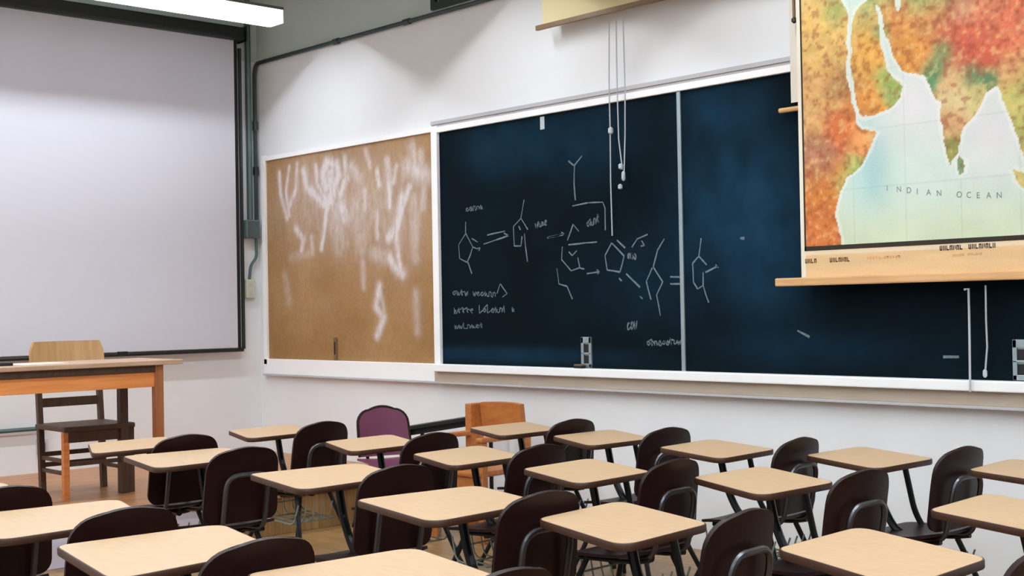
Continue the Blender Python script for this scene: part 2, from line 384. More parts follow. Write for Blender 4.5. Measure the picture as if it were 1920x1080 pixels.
# corkboard
cb = empty('corkboard', (0, 0, 0)); tag(cb, 'brown cork pin board smeared with white chalk, next to the chalkboard', 'pin board')
CX0, CX1 = .150, 2.365
smears = []      # (photo polyline, width m, strength)
def sm(pts, w, a): smears.append(([(p.x, p.z) for p in (at(480 + x / 2.4, 250 + y / 2.4, Y=-.012) for x, y in pts)], w, a))
for pts, wd, a in [
    ([(105, 180), (110, 270), (140, 380)], .030, .75), ([(150, 150), (135, 260), (150, 370)], .022, .7), ([(185, 140), (180, 250), (150, 330)], .028, .65),
    ([(180, 430), (215, 480), (205, 525)], .035, .6), ([(215, 170), (230, 240), (290, 300), (320, 330)], .045, .7), ([(270, 150), (275, 230), (320, 310), (310, 420), (295, 520)], .030, .7),
    ([(320, 130), (360, 140), (370, 190), (340, 250), (310, 240), (300, 180), (320, 130)], .05, .75), ([(340, 180), (345, 260), (330, 300)], .08, .7), ([(400, 110), (405, 200), (380, 280)], .04, .55),
    ([(430, 150), (460, 200)], .05, .35), ([(495, 80), (515, 150)], .03, .45), ([(545, 170), (555, 230)], .03, .5), ([(590, 120), (600, 200), (600, 330)], .035, .6), ([(630, 150), (620, 220)], .03, .5),
    ([(700, 60), (720, 170)], .06, .5), ([(690, 150), (760, 190)], .09, .6), ([(740, 90), (745, 200)], .05, .5), ([(660, 290), (640, 400), (600, 470)], .05, .7), ([(690, 240), (660, 330), (630, 450), (640, 560), (660, 640)], .035, .75),
    ([(600, 560), (640, 620), (660, 630)], .05, .75), ([(555, 690), (540, 780), (575, 830), (545, 910)], .045, .75), ([(560, 700), (575, 800)], .03, .6), ([(490, 260), (490, 340)], .03, .4), ([(545, 360), (545, 470)], .03, .4),
    ([(380, 330), (400, 380)], .07, .5), ([(450, 350), (480, 520)], .1, .22), ([(350, 350), (380, 500)], .12, .25), ([(130, 640), (150, 760)], .05, .25), ([(480, 580), (485, 690)], .04, .35), ([(720, 720), (725, 890)], .05, .35), ([(710, 300), (720, 560)], .06, .3),
    ([(760, 220), (750, 330)], .04, .4), ([(520, 540), (600, 560)], .07, .3), ([(160, 560), (240, 540)], .05, .2), ([(250, 470), (255, 540)], .03, .4)]: sm(pts, wd, a)
def cork_col(X, Z):
    base = np.array(lin((166, 128, 84))); alt = np.array(lin((148, 108, 60))); pink = np.array(lin((184, 146, 112)))
    n = vnoise(X, Z, 3, 3, 4)[:, None]; n2 = vnoise(X * 1.0, Z, 2, 8, 2)[:, None]; g = vnoise(X, Z, 60, 5, 2)[:, None]
    c = base + (alt - base) * np.clip(n * 1.6 - .4, 0, 1); c = c + (pink - c) * np.clip(n2 * 2 - 1, 0, 1) * .6; c = c * (.88 + .24 * g)
    m = np.zeros(len(X))
    brk = .6 * vnoise(X * 3, Z * .8, 12, 11, 3) + .4 * vnoise(X * 2, Z, 34, 15, 2)
    for pts, wd, a in smears:
        d = np.full(len(X), 9.0)
        for (ax, az), (bx, bz) in zip(pts[:-1], pts[1:]):
            L = (bx - ax) ** 2 + (bz - az) ** 2 + 1e-9; tt = np.clip(((X - ax) * (bx - ax) + (Z - az) * (bz - az)) / L, 0, 1)
            d = np.minimum(d, np.hypot(X - ax - tt * (bx - ax), Z - az - tt * (bz - az)))
        m = np.maximum(m, a * np.exp(-(d / wd) ** 2 * 1.3))
    haze = .26 * np.exp(-((X - 1.05) / .75) ** 2 - ((Z - 2.35) / .38) ** 2) + .18 * np.exp(-((X - 1.9) / .45) ** 2 - ((Z - 2.2) / .4) ** 2)
    m = np.clip(m * (.25 + 1.3 * brk) + haze * (.3 + 1.6 * brk), 0, .85)[:, None]
    return c + (np.array(lin((226, 220, 224))) - c) * m
sheet_grid('cork_panel', CX0, CX1, ZB, ZT + .012, -.012, .011, cork_col, M_CORK, cb, .010)
MB().box(CX0 - .05, CX0, -.034, -.002, ZB - .05, ZT + .06, bev=.004).build('frame_side', M_TRIMWHITE, cb)
MB().box(CX0 - .05, CX1 + .02, -.030, -.002, ZT + .0125, ZT + .05, bev=.004).build('frame_top', M_TRIMWHITE, cb)
MB().box(CX0 - .05, CX1 + .02, -.034, -.002, ZB - .128, ZB, bev=.005).build('frame_bottom', M_TRIMWHITE, cb)
MB().box(CX0 - .05, CX1 + .02, -.048, -.002, ZB - .142, ZB - .128, bev=.003).build('bottom_ledge', M_TRIMGREY, cb)
h = MB().box(1.115, 1.150, -.026, -.0125, ZB + .01, ZB + .185, bev=.004).build('pull_plate', M_ROD2, cb)
MB().box(1.124, 1.141, -.030, -.026, ZB + .05, ZB + .15, bev=.002).build('slot', M_BLACK, h)

# chalkboard
def chalkboard_mat():
    M = mat('slate_chalkboard', (6, 17, 23), .8, col2=(9, 24, 33), scale=1.6, stretch=(1, 1, .8), detail=5, spec=.06)
    nt = M.node_tree; B = nt.nodes['Principled BSDF']; src = [l for l in nt.links if l.to_socket == B.inputs['Base Color']][0].from_socket
    tc = nt.nodes.new('ShaderNodeTexCoord'); acc = src
    # erased chalk dust patches
    for (cx, cz, rx, rz, a) in [(5.1, 2.05, .55, .55, .42), (5.35, 1.65, .35, .5, .25), (3.15, 2.55, .5, .25, .28), (3.9, 2.5, .6, .3, .2), (5.0, 2.6, .4, .2, .25), (3.0, 1.13, 1.4, .07, .25), (4.5, 1.6, .8, .35, .12), (5.6, 1.2, .8, .12, .14)]:
        mp = nt.nodes.new('ShaderNodeMapping'); mp.inputs['Location'].default_value = (-cx / rx, 0, -cz / rz); mp.inputs['Scale'].default_value = (1 / rx, 0, 1 / rz)
        nt.links.new(tc.outputs['Object'], mp.inputs['Vector'])
        ln = nt.nodes.new('ShaderNodeVectorMath'); ln.operation = 'LENGTH'; nt.links.new(mp.outputs[0], ln.inputs[0])
        nz = nt.nodes.new('ShaderNodeTexNoise'); nz.inputs['Scale'].default_value = 5; nz.inputs['Detail'].default_value = 5; nt.links.new(tc.outputs['Object'], nz.inputs['Vector'])
        mr = nt.nodes.new('ShaderNodeMapRange'); mr.interpolation_type = 'SMOOTHSTEP'; mr.inputs['From Min'].default_value = 1.3; mr.inputs['From Max'].default_value = .1; mr.inputs['To Max'].default_value = a * 1.7
        nt.links.new(ln.outputs['Value'], mr.inputs['Value'])
        mu = nt.nodes.new('ShaderNodeMath'); mu.operation = 'MULTIPLY'; nt.links.new(mr.outputs[0], mu.inputs[0]); nt.links.new(nz.outputs[0], mu.inputs[1])
        mx = nt.nodes.new('ShaderNodeMix'); mx.data_type = 'RGBA'; nt.links.new(mu.outputs[0], mx.inputs[0]); nt.links.new(acc, mx.inputs[6]); mx.inputs[7].default_value = (*lin((36, 80, 112)), 1)
        acc = mx.outputs[2]
    nt.links.new(acc, B.inputs['Base Color'])
    return M
M_CHALKB = chalkboard_mat()
kb = empty('chalkboard', (0, 0, 0)); tag(kb, 'wide dark blue-green chalkboard with white rails and chalk drawings', 'chalkboard')
KX0, KXM, KX1 = 2.455, 4.695, 8.9
MB().box(KX0, KXM - .012, -.014, -.002, ZB, ZT).build('slate_panel', M_CHALKB, kb)
MB().box(KXM + .012, KX1, -.014, -.002, ZB, ZT).build('slate_panel', M_CHALKB, kb)
MB().box(KXM - .014, KXM + .014, -.024, -.002, ZB, ZT, bev=.003).build('divider_strip', M_ALU, kb)
MB().box(2.388, KX0, -.040, -.002, ZB - .055, ZT + .05, bev=.005).build('frame_side', M_TRIMWHITE, kb)
MB().box(2.388, KX1, -.036, -.002, ZT, ZT + .042, bev=.004).build('top_rail', M_TRIMWHITE, kb)
MB().box(2.389, KX1, -.030, -.002, ZT + .042, ZT + .058, bev=.003).build('rail_groove', M_TRIMGREY, kb)
MB().box(2.389, KX1, -.040, -.002, ZT + .058, ZT + .085, bev=.004).build('cap_moulding', M_TRIMGREY, kb)
MB().box(2.42, KX1, -.085, -.002, ZB - .052, ZB, bev=.006).build('chalk_tray', M_TRIMWHITE, kb)
MB().box(2.40, KX1, -.050, -.002, ZB - .125, ZB - .052, bev=.004).build('tray_backing', M_TRAYBEIGE, kb)
MB().box(2.40, KX1, -.062, -.002, ZB - .140, ZB - .125, bev=.003).build('tray_ledge', M_TRIMGREY, kb)
for px in (1101, 1917):
    hx = at(px, 660, Y=-.014).x
    mbh = MB(); W = .045
    mbh.box(hx - W, hx + W, -.0165, -.014, ZB + .004, ZB + .20)
    for (a, b_) in ((0, .03), (.085, .10), (.155, .20)): mbh.box(hx - W, hx + W, -.026, -.0165, ZB + .004 + a, ZB + b_, bev=.003)
    mbh.box(hx - W, hx - W + .022, -.026, -.0165, ZB + .004, ZB + .20, bev=.003); mbh.box(hx + W - .022, hx + W, -.026, -.0165, ZB + .004, ZB + .20, bev=.003)
    h = mbh.build('pull_plate', M_ALU, kb)
    for z in (ZB + .056, ZB + .127): MB().box(hx - W + .022, hx + W - .022, -.0185, -.0165, z - .026, z + .026, bev=.0008).build('finger_hole', M_BLACK, h)

def ribbon(mb, pts, w, y):
    """chalk stroke: a flat, slightly uneven line on the board (x,z)"""
    for (ax, az), (bx, bz) in zip(pts[:-1], pts[1:]):
        d = math.hypot(bx - ax, bz - az)
        if d < 1e-5: continue
        n = max(1, int(d / .05)); tx, tz = (bx - ax) / d, (bz - az) / d; vs = []
        for k in range(n + 1):
            t = k / n; ww = w * (.55 + .6 * random.random()) / 2; j = (random.random() - .5) * w * .3
            cx, cz = ax + (bx - ax) * t - tz * j, az + (bz - az) * t + tx * j
            vs += [(cx - tz * ww, y, cz + tx * ww), (cx + tz * ww, y, cz - tx * ww)]
        mb.add(vs, [(2 * k, 2 * k + 1, 2 * k + 3, 2 * k + 2) for k in range(n)])
CY = -.0146
def strokes(name, lines, ox, oy, sc, w=.013, material=None, label=None):
    if len(lines) > 1 and (not label or label.startswith(('tangled', 'first'))):
        for ln in lines: o = strokes(name, [ln], ox, oy, sc, w, material)
        return o
    w *= .8; mb = MB()
    for ln in lines: ribbon(mb, [(p.x, p.z) for p in (at(ox + x / sc, oy + y / sc, Y=CY) for x, y in ln)], w, CY)
    o = mb.build(name, material or M_CHALK, kb)
    if label: o['label'] = label
    return o
GLYPH = [[(0, .5), (.5, .1), (.9, .5), (.5, .95), (.05, .6), (.1, .2)], [(.1, -.5), (.15, .95), (.3, 1)], [(0, 1), (.05, .15), (.4, .1), (.7, .3), (.7, 1)], [(0, .55), (.7, .45), (.5, .1), (.1, .35), (.1, .8), (.6, 1)], [(.2, -.3), (.2, .8), (.5, 1), (.2, .2), (.6, .15)], [(.7, .2), (.2, .1), (0, .5), (.2, .95), (.7, .85)], [(0, .1), (.25, 1), (.45, .3), (.65, 1), (.9, .1)], [(.1, 0), (.1, 1), (.6, .4), (.15, .45), (.7, 1)]]
def scrib(x0, y0, x1, y1, h, n, gaps=()):
    """unreadable handwriting: letter-like strokes run together along a line"""
    out = []; cur = []; n = max(3, int(n * .62))
    for k in range(n):
        t = k / n
        if any(a < t < b for a, b in gaps):
            if len(cur) > 1: out.append(cur)
            cur = []; continue
        wd = (x1 - x0) / n; hh = h * random.uniform(.7, 1.0)
        for gx, gy in random.choice(GLYPH): cur.append((x0 + (x1 - x0) * t + gx * wd * .85, y0 + (y1 - y0) * t + (gy - .5) * hh + random.uniform(-2, 2)))
    if len(cur) > 1: out.append(cur)
    return out
A = (820, 360, 3.858); Bc = (1020, 240, 2.842); Cc = (1160, 400, 3.858)
strokes('chalk_structure', [[(205, 215), (205, 300), (155, 380), (160, 480), (215, 510), (240, 450), (256, 395), (205, 300)], [(250, 335), (292, 362)], [(258, 398), (285, 410), (310, 405), (300, 425)], [(222, 508), (250, 590)]], *A, label='chalk ring drawing at the left of the chalkboard')
strokes('chalk_arrow', [[(335, 378), (430, 345), (515, 315)], [(360, 312), (490, 283)], [(480, 298), (515, 315)]], *A)
strokes('chalk_structure', [[(627, 55), (605, 190), (550, 250), (556, 392), (606, 390), (612, 320)], [(605, 190), (655, 272)], [(630, 300), (638, 400), (652, 505)], [(590, 245), (600, 275)]], *A, label='chalk ring drawing right of the double arrow')
strokes('chalk_writing', scrib(708, 242, 800, 215, 40, 7, ((.3, .45),)), *A)
strokes('chalk_arrow', [[(795, 332), (915, 302)], [(895, 290), (918, 303)]], *A)
strokes('chalk_writing', scrib(205, 125, 338, 105, 38, 9), *A, w=.011)
strokes('chalk_writing', scrib(112, 730, 430, 740, 40, 19, ((.3, .42),)) + [[(430, 735), (455, 665), (505, 735), (470, 760)]], *A, w=.011, label='first of three handwritten chalk lines, unreadable')
strokes('chalk_writing', scrib(120, 860, 570, 850, 42, 25, ((.27, .36), (.8, .87))), *A, w=.011)
strokes('chalk_writing', scrib(125, 975, 342, 968, 34, 12), *A, w=.010)
strokes('chalk_structure', [[(202, 148), (162, 198), (160, 300), (167, 385)], [(130, 175), (158, 200)]], *Bc)
strokes('chalk_structure', [[(150, 415), (230, 398), (312, 394), (326, 430), (326, 545)]], *Bc, w=.012)
strokes('chalk_structure', [[(22, 582), (102, 568)], [(185, 552), (155, 512), (125, 600)], [(97, 632), (94, 700), (146, 762), (190, 745), (180, 690)], [(190, 745), (215, 752)], [(68, 748), (80, 832), (122, 842), (152, 912)], [(130, 622), (282, 606)], [(132, 660), (150, 680), (175, 655)]], *Bc, label='tangled chalk drawing in the middle of the chalkboard')
strokes('chalk_writing', scrib(228, 512, 302, 478, 40, 7), *Bc, w=.011)
strokes('chalk_arrow', [[(228, 777), (295, 766)], [(280, 755), (296, 766), (284, 778)]], *Bc)
strokes('chalk_structure', [[(362, 612), (325, 680), (336, 756), (405, 768), (427, 682), (362, 612)], [(388, 598), (432, 640)], [(438, 776), (512, 848)], [(400, 800), (415, 815)]], *Bc, w=.016, label='pentagon-shaped chalk ring under the long cord')
strokes('chalk_writing', [[(468, 636), (495, 592), (552, 568)], [(520, 600), (535, 625), (515, 630)]] + scrib(448, 680, 495, 685, 40, 6), *Bc)
strokes('chalk_structure', [[(642, 590), (605, 650), (582, 740), (634, 822)], [(578, 745), (545, 820), (570, 915)], [(632, 822), (600, 890), (620, 1000)], [(510, 895), (525, 910)]] + scrib(445, 1055, 500, 1045, 50, 5), *Bc)
strokes('chalk_arrow', [[(372, 460), (462, 461)], [(372, 512), (462, 511)]], *Cc, w=.015)
strokes('chalk_structure', [[(597, 180), (578, 310), (535, 360), (540, 500), (572, 546), (612, 520), (612, 425)], [(578, 310), (637, 372)], [(628, 428), (718, 383)], [(612, 520), (630, 590), (652, 645)], [(700, 372), (722, 392)]], *Cc, label='chalk ring drawing right of the aluminium divider')
strokes('chalk_writing', scrib(205, 940, 455, 930, 45, 15), *Cc, w=.012)
strokes('chalk_mark', [[(1768, 669), (1798, 670)], [(1495, 620), (1518, 632)], [(1388, 446), (1396, 446)]], 0, 0, 1, w=.02)
MB().box(3.505, 3.545, -.0165, -.0142, ZT - .095, ZT - .01, bev=.0006).build('white_sticker', M_CHALKW, kb)

er = empty('chalk_eraser', (at(1086, 690, Y=-.06).x, -.055, ZB)); tag(er, 'small dark felt eraser on the chalk tray beside a pull plate', 'eraser')
MB().box(-.035, .035, -.02, .02, .001, .016, bev=.003).build('felt', M_BLACKFAB, er)
MB().box(-.035, .035, -.02, .02, .016, .026, bev=.003).build('wooden_back', M_ROD2, er)

# ------------------------------------------------------------------ maps
# rolled-up map above the chalkboard
PY = -.135
rm = empty('rolled_map', (0, 0, 0)); tag(rm, 'cream roll-up map pulled nearly shut above the chalkboard', 'map')
RX0 = at(1017, 25, Y=PY).x; RX1 = RX0 + 1.82
ZR = at(1017, 49, Y=PY).z
MB().box(RX0, RX1, PY - .001, PY + .001, ZR, 3.60).build('map_cloth', M_CREAM, rm)
MB().tube([(RX0 - .05, PY + .03, 3.62), (RX1 + .05, PY + .03, 3.62)], .045, 10).build('roller', M_CREAM, rm, True)
MB().box(at(1006, 50, Y=PY).x, RX1 + .06, PY - .012, PY + .012, ZR - .022, ZR + .010, bev=.004).build('bottom_slat', M_ROD2, rm)
for x in (RX0 - .04, RX1 + .04): MB().box(x - .01, x + .01, PY + .03, -.002, 3.612, 3.68, bev=.003).build('bracket', M_BLACK, rm)
def cord(pts, label, knobs=(), r=.0042):
    c = empty('pull_cord', (0, 0, 0)); tag(c, label, 'cord')
    MB().tube([at(x, y, Y=yy) for x, y, yy in pts], r, 6).build('string', M_CORD, c, True)
    for (x, y, yy, rr, hh) in knobs:
        p = at(x, y, Y=yy)
        MB().tube([p + Vector((0, 0, hh)), p + Vector((0, 0, hh * .6)), p + Vector((0, 0, -hh * .6)), p + Vector((0, 0, -hh))], [rr * .4, rr, rr, rr * .5], 8).build('cord_knob', M_CHALKW, c, True)
cord([(1142, 42, PY - .02), (1142, 160, -.07), (1144, 240, -.05), (1145, 340, -.04), (1148, 442, -.03)], 'leftmost and longest white cord hanging from the rolled-up map', [(1145, 245, -.05, .016, .022)])
cord([(1155, 38, PY - .02), (1157, 160, -.07), (1160, 260, -.05), (1167, 318, -.045)], 'middle white cord with knotted tassel hanging over chalkboard', [(1164, 312, -.05, .015, .018), (1169, 330, -.05, .012, .03), (1163, 350, -.05, .014, .016)])
cord([(1168, 34, PY - .02), (1172, 170, -.07), (1172, 250, -.05), (1170, 335, -.045)], 'rightmost white cord of the three over the chalkboard')

# second map behind the big one
sm2 = empty('wall_map', (0, 0, 0)); tag(sm2, 'half-hidden pale map behind the coloured world map', 'map')
Y2 = -.055
xa = at(1483, 170, Y=Y2).x
MB().box(xa, xa + 2.0, Y2 - .001, Y2 + .001, 2.545, 3.75).build('map_cloth', M_CREAM2, sm2)
MB().tube([at(1462, 208, Y=Y2), (xa + 2.1, Y2, at(1462, 208, Y=Y2).z)], .014, 8).build('bottom_rod', M_ROD, sm2, True)
MB().tube([(xa - .05, Y2, 3.77), (xa + 2.05, Y2, 3.77)], .03, 8).build('roller', M_ROD, sm2, True)
p0 = at(1486, 0, Y=-.10); p1 = at(1489, 38, Y=-.10)
hk = empty('hanging_rod', (0, 0, 0)); tag(hk, 'short dark rod with black knob beside the left edge of the coloured map', 'rod')
MB().tube([(p0.x, -.10, 3.76), p1], .008, 6).build('rod', M_ROD2, hk, True)
MB().tube([p1 + Vector((0, 0, .016)), p1 + Vector((0, 0, .008)), p1 - Vector((0, 0, .008)), p1 - Vector((0, 0, .016))], [.006, .015, .015, .006], 8).build('knob', M_BLACK, hk, True)

# coloured world map
YM = -.13
gm = empty('world_map', (0, 0, 0)); tag(gm, 'large coloured world map of the Indian Ocean hanging on wooden rod', 'map')
tl = at(1495, 0, Y=YM); bl = at(1500, 524, Y=YM)
MX0 = (tl.x + bl.x) / 2; MX1 = MX0 + 2.35; MZ0 = bl.z; MZ1 = 3.78
BX = at(1507, 300, Y=YM).x; BZ = at(1507, 467, Y=YM).z     # left and bottom border line of the print
def mp_(x, y): p = at(1440 + x / 1.8625, y / 1.8625, Y=YM); return (p.x, p.z)
LAND = {
 'africa': [(60, -260), (240, -260), (262, -60), (255, 0), (280, 40), (284, 75), (272, 150), (276, 250), (288, 330), (308, 420), (328, 452), (376, 462), (362, 512), (318, 582), (270, 622), (246, 680), (236, 760), (258, 825), (262, 900), (60, 900)],
 'arabia': [(298, 70), (318, 20), (372, -20), (384, 80), (396, 165), (418, 245), (470, 298), (462, 342), (420, 382), (332, 408), (314, 398), (302, 300), (288, 190)],
 'asia': [(360, -300), (300, -120), (345, -20), (392, 30), (402, 100), (440, 195), (472, 246), (528, 262), (548, 258), (566, 300), (582, 342), (600, 352), (600, 420), (618, 505), (642, 578), (664, 532), (680, 452), (722, 398), (760, 330), (796, 300), (816, 330), (836, 378), (852, 410), (868, 470), (884, 520), (900, 560), (920, 600), (930, 520), (960, 470), (1000, 520), (1040, 540), (1060, 480), (1020, 400), (1080, 350), (1180, 300), (1250, 200), (1260, 60), (1300, -60), (1300, -300)],
 'ceylon': [(668, 546), (684, 560), (690, 598), (672, 606), (664, 580)],
 'sumatra': [(846, 588), (900, 600), (960, 660), (1010, 730), (990, 742), (930, 690), (880, 640)],
 'borneo': [(1090, 640), (1150, 590), (1190, 620), (1180, 700), (1120, 720)],
}
WATER = [[(282, -40), (325, -30), (326, 18), (296, 30), (284, 10)], [(436, -60), (462, -40), (470, 20), (455, 40), (440, 10)], [(398, 140), (412, 150), (446, 215), (462, 252), (448, 252), (420, 215)]]
BLOBS = [((190, 120), 110, (226, 184, 108)), ((160, 330), 110, (216, 164, 104)), ((250, 300), 50, (170, 120, 70)), ((250, 440), 60, (206, 104, 52)), ((180, 560), 70, (176, 120, 92)), ((200, 660), 90, (212, 126, 52)), ((160, 780), 80, (206, 116, 56)), ((255, 640), 40, (176, 176, 96)), ((300, 590), 35, (160, 176, 96)), ((330, 480), 45, (230, 158, 92)), ((230, 40), 50, (140, 170, 96)),
 ((345, 180), 60, (232, 172, 80)), ((340, 350), 60, (224, 150, 70)), ((395, 110), 28, (70, 150, 90)), ((420, 290), 46, (150, 176, 92)), ((440, 330), 30, (160, 190, 110)),
 ((500, 180), 70, (222, 148, 66)), ((450, 60), 70, (216, 130, 62)), ((540, 60), 60, (214, 140, 84)), ((530, 15), 40, (150, 180, 110)), ((580, 250), 42, (44, 140, 92)), ((610, 180), 34, (90, 160, 100)), ((700, 120), 110, (206, 94, 70)), ((820, 60), 110, (212, 110, 78)), ((760, 210), 40, (196, 84, 60)), ((690, 40), 40, (232, 180, 140)), ((780, 20), 50, (226, 150, 110)),
 ((720, 260), 36, (60, 156, 104)), ((775, 270), 30, (40, 140, 90)), ((640, 270), 40, (216, 178, 124)), ((660, 340), 46, (214, 192, 140)), ((720, 330), 36, (196, 184, 120)), ((630, 430), 40, (206, 160, 110)), ((650, 520), 34, (150, 150, 80)), ((670, 580), 22, (120, 150, 110)), ((850, 240), 50, (210, 150, 100)), ((850, 350), 40, (190, 180, 100)), ((890, 120), 60, (214, 120, 84)), ((950, 300), 90, (180, 180, 104)), ((1080, 150), 130, (210, 150, 96)), ((920, 650), 60, (200, 184, 110)), ((1140, 650), 60, (160, 180, 100)), ((500, -150), 180, (150, 180, 110)), ((150, -150), 150, (226, 190, 120))]
def inside(X, Z, poly):
    r = np.zeros(len(X), bool); n = len(poly); j = n - 1
    for i in range(n):
        xi, zi = poly[i]; xj, zj = poly[j]
        c = ((zi > Z) != (zj > Z)) & (X < (xj - xi) * (Z - zi) / (zj - zi + 1e-12) + xi); r ^= c; j = i
    return r
def map_col(X, Z):
    wob = .012
    Xw = X + (vnoise(X, Z, 16, 21, 3) - .5) * wob * 2.4; Zw = Z + (vnoise(X, Z, 16, 33, 3) - .5) * wob * 2.4
    land = np.zeros(len(X), bool); near = np.zeros(len(X), bool)
    for k, P in LAND.items():
        Q = [mp_(*q) for q in P]
        land |= inside(Xw, Zw, Q)
        for dx, dz in ((.02, 0), (-.02, 0), (0, .02), (0, -.02)): near |= inside(Xw + dx, Zw + dz, Q)
    for P in WATER: land &= ~inside(Xw, Zw, [mp_(*q) for q in P])
    sc = abs(mp_(100, 300)[0] - mp_(200, 300)[0]) / 100.0
    num = np.zeros((len(X), 3)); den = np.zeros(len(X))
    for (cx, cy), r, col in BLOBS:
        bx, bz = mp_(cx, cy); wgt = np.exp(-((X - bx) ** 2 + (Z - bz) ** 2) / (r * sc) ** 2 * 1.8) + 1e-9
        num += wgt[:, None] * np.array(lin(col)); den += wgt
    L = num / den[:, None]
    n1 = vnoise(X, Z, 14, 41, 4)[:, None]; n2 = vnoise(X, Z, 40, 47, 3)[:, None]
    L = L * (.72 + .56 * n1); rel = np.array(lin((150, 66, 34)))
    L = L + (rel - L) * np.clip((n2 - .56) * 3.0, 0, .55); L = L + (np.array(lin((236, 206, 140))) - L) * np.clip((.42 - n2) * 2.2, 0, .4)
    ox = (X - mp_(400, 600)[0]); oz = Z
    w0 = np.array(lin((206, 224, 214))); w1 = np.array(lin((168, 204, 204))); w2 = np.array(lin((226, 222, 226))); w3 = np.array(lin((208, 218, 184)))
    ax, az = mp_(360, 600); W = np.tile(w0, (len(X), 1))
    W = W + (w1 - W) * np.exp(-((X - ax) / (60 * sc)) ** 2 - ((Z - az) / (150 * sc)) ** 2)[:, None]
    bx, bz = mp_(520, 360); W = W + (w2 - W) * (.9 * np.exp(-((X - bx) / (120 * sc)) ** 2 - ((Z - bz) / (110 * sc)) ** 2))[:, None]
    bx, bz = mp_(780, 470); W = W + (w2 - W) * (.9 * np.exp(-((X - bx) / (110 * sc)) ** 2 - ((Z - bz) / (130 * sc)) ** 2))[:, None]
    bz = mp_(500, 830)[1]; W = W + (w3 - W) * (.8 * np.exp(-((Z - bz) / (90 * sc)) ** 2))[:, None]
    W = W * (.93 + .14 * vnoise(X, Z, 8, 61, 3))[:, None]
    W = np.where((near & ~land)[:, None], W * .55 + np.array(lin((240, 236, 226))) * .45, W)
    # graticule
    gl = (np.abs(((X - BX) / .30) % 1.0 - .5) > .488) | (np.abs(((Z - BZ) / .30) % 1.0 - .5) > .488)
    W = np.where(gl[:, None], W * .9, W)
    C = np.where(land[:, None], L, W)
    inn = (X > BX) & (X < MX1 - (BX - MX0)) & (Z > BZ)
    strip = np.array(lin((228, 190, 142))) * (.9 + .2 * vnoise(X * .4, Z * 3, 9, 71, 3))[:, None]
    strip = np.where((Z > BZ - .035)[:, None], strip * .4 + np.array(lin((236, 222, 200))) * .6, strip)
    margin = np.array(lin((234, 226, 208)))
    out = np.where((Z < BZ)[:, None], strip, np.tile(margin, (len(X), 1)))
    out = np.where(((X < BX) & (Z < BZ))[:, None], margin * .97, out)
    return np.where(inn[:, None], C, out)
sheet_grid('map_sheet', MX0, MX1, MZ0, MZ1, YM, .0065, map_col, M_MAP, gm, .002)
MB().box(BX - .006, BX + .004, YM - .0012, YM - .0002, BZ - .012, MZ1 - .05).build('border_line', M_MAPLINE, gm)
MB().box(BX - .006, MX1 - (BX - MX0), YM - .0012, YM - .0002, BZ - .012, BZ + .012).build('border_line', M_MAPLINE, gm)
rl = at(1455, 532, Y=YM - .01)
MB().box(rl.x, MX1 + .13, YM - .022, YM + .014, MZ0 - .035, MZ0 + .010, bev=.008).build('bottom_rod', M_ROD, gm)
MB().tube([(MX0 - .06, YM - .03, 3.80), (MX1 + .06, YM - .03, 3.80)], .04, 10).build('roller', M_ROD, gm, True)
def flat_text(txt, px, py, size, material, name, sx=1.0, rot=0.0, spacing=1.0):
    cu = bpy.data.curves.new(name, 'FONT'); cu.body = txt; cu.size = size; cu.extrude = .0002; cu.space_character = spacing
    tmp = bpy.data.objects.new('tmp', cu); COL.objects.link(tmp); bpy.context.view_layer.update()
    me = bpy.data.meshes.new_from_object(tmp.evaluated_get(bpy.context.evaluated_depsgraph_get())); bpy.data.objects.remove(tmp)
    me.materials.clear(); me.materials.append(material)
    o = bpy.data.objects.new(name, me); COL.objects.link(o); o.parent = gm
    p = at(px, py, Y=YM - .001); o.location = (p.x, YM - .001, p.z); o.rotation_euler = (math.pi / 2, -rot, 0); o.scale = (sx, 1, 1)
    return o
letters = 'INDIAN OCEAN'
lx0, lx1 = 1662, 1868
for i, ch in enumerate(letters):
    if ch == ' ': continue
    t_ = i / (len(letters) - 1); px = lx0 + (lx1 - lx0) * t_; py = 358 + 14 * math.sin(t_ * math.pi * .55) + 0 * t_
    flat_text(ch, px, py, .042, M_INKBLUE, 'map_letter', .9)
# unreadable small print on the strip below the print
def fake_print(px0, px1, py, h, n, material, gap=None):
    mb = MB(); a = at(px0, py, Y=YM - .001); b_ = at(px1, py, Y=YM - .001); W = (b_.x - a.x) / n
    for k in range(n):
        if gap and k in gap: continue
        x = a.x + W * k; hh = h
        mb.box(x, x + W * .25, YM - .0012, YM - .0003, a.z, a.z + hh)
        if k % 3 != 1: mb.box(x + W * .25, x + W * .75, YM - .0012, YM - .0003, a.z + hh * (.75 if k % 2 else 0), a.z + hh * (1 if k % 2 else .25))
        if k % 4 != 2: mb.box(x + W * .5, x + W * .75, YM - .0012, YM - .0003, a.z + (0 if k % 2 else hh * .2), a.z + hh)
    o = mb.build('small_print', material, gm); o['kind'] = 'stuff'; return o
for a_, b_, y_, n_, M_ in ((1762, 1806, 470, 7, M_INKBLACK), (1816, 1868, 467, 8, M_INKBLACK), (1510, 1532, 494, 4, M_INK), (1556, 1594, 492, 7, M_INK)): fake_print(a_, b_, y_, .024, n_, M_)
for a_, b_, y_ in ((1786, 1808, 481), (1814, 1842, 479), (1626, 1690, 486)): fake_print(a_, b_, y_, .012, 6, M_ROD)
# cords under the map
cord([(1808, 543, -.10), (1816, 541, -.10), (1817, 580, -.08), (1818, 640, -.10), (1819, 735, -.10)], 'left white cord hanging below the coloured map to chalk tray', (), .006)
cord([(1848, 535, -.10), (1849, 600, -.08), (1851, 650, -.05), (1847, 702, -.04)], 'right grey cord hanging below the coloured map', [(1847, 700, -.04, .011, .02)], .0045)

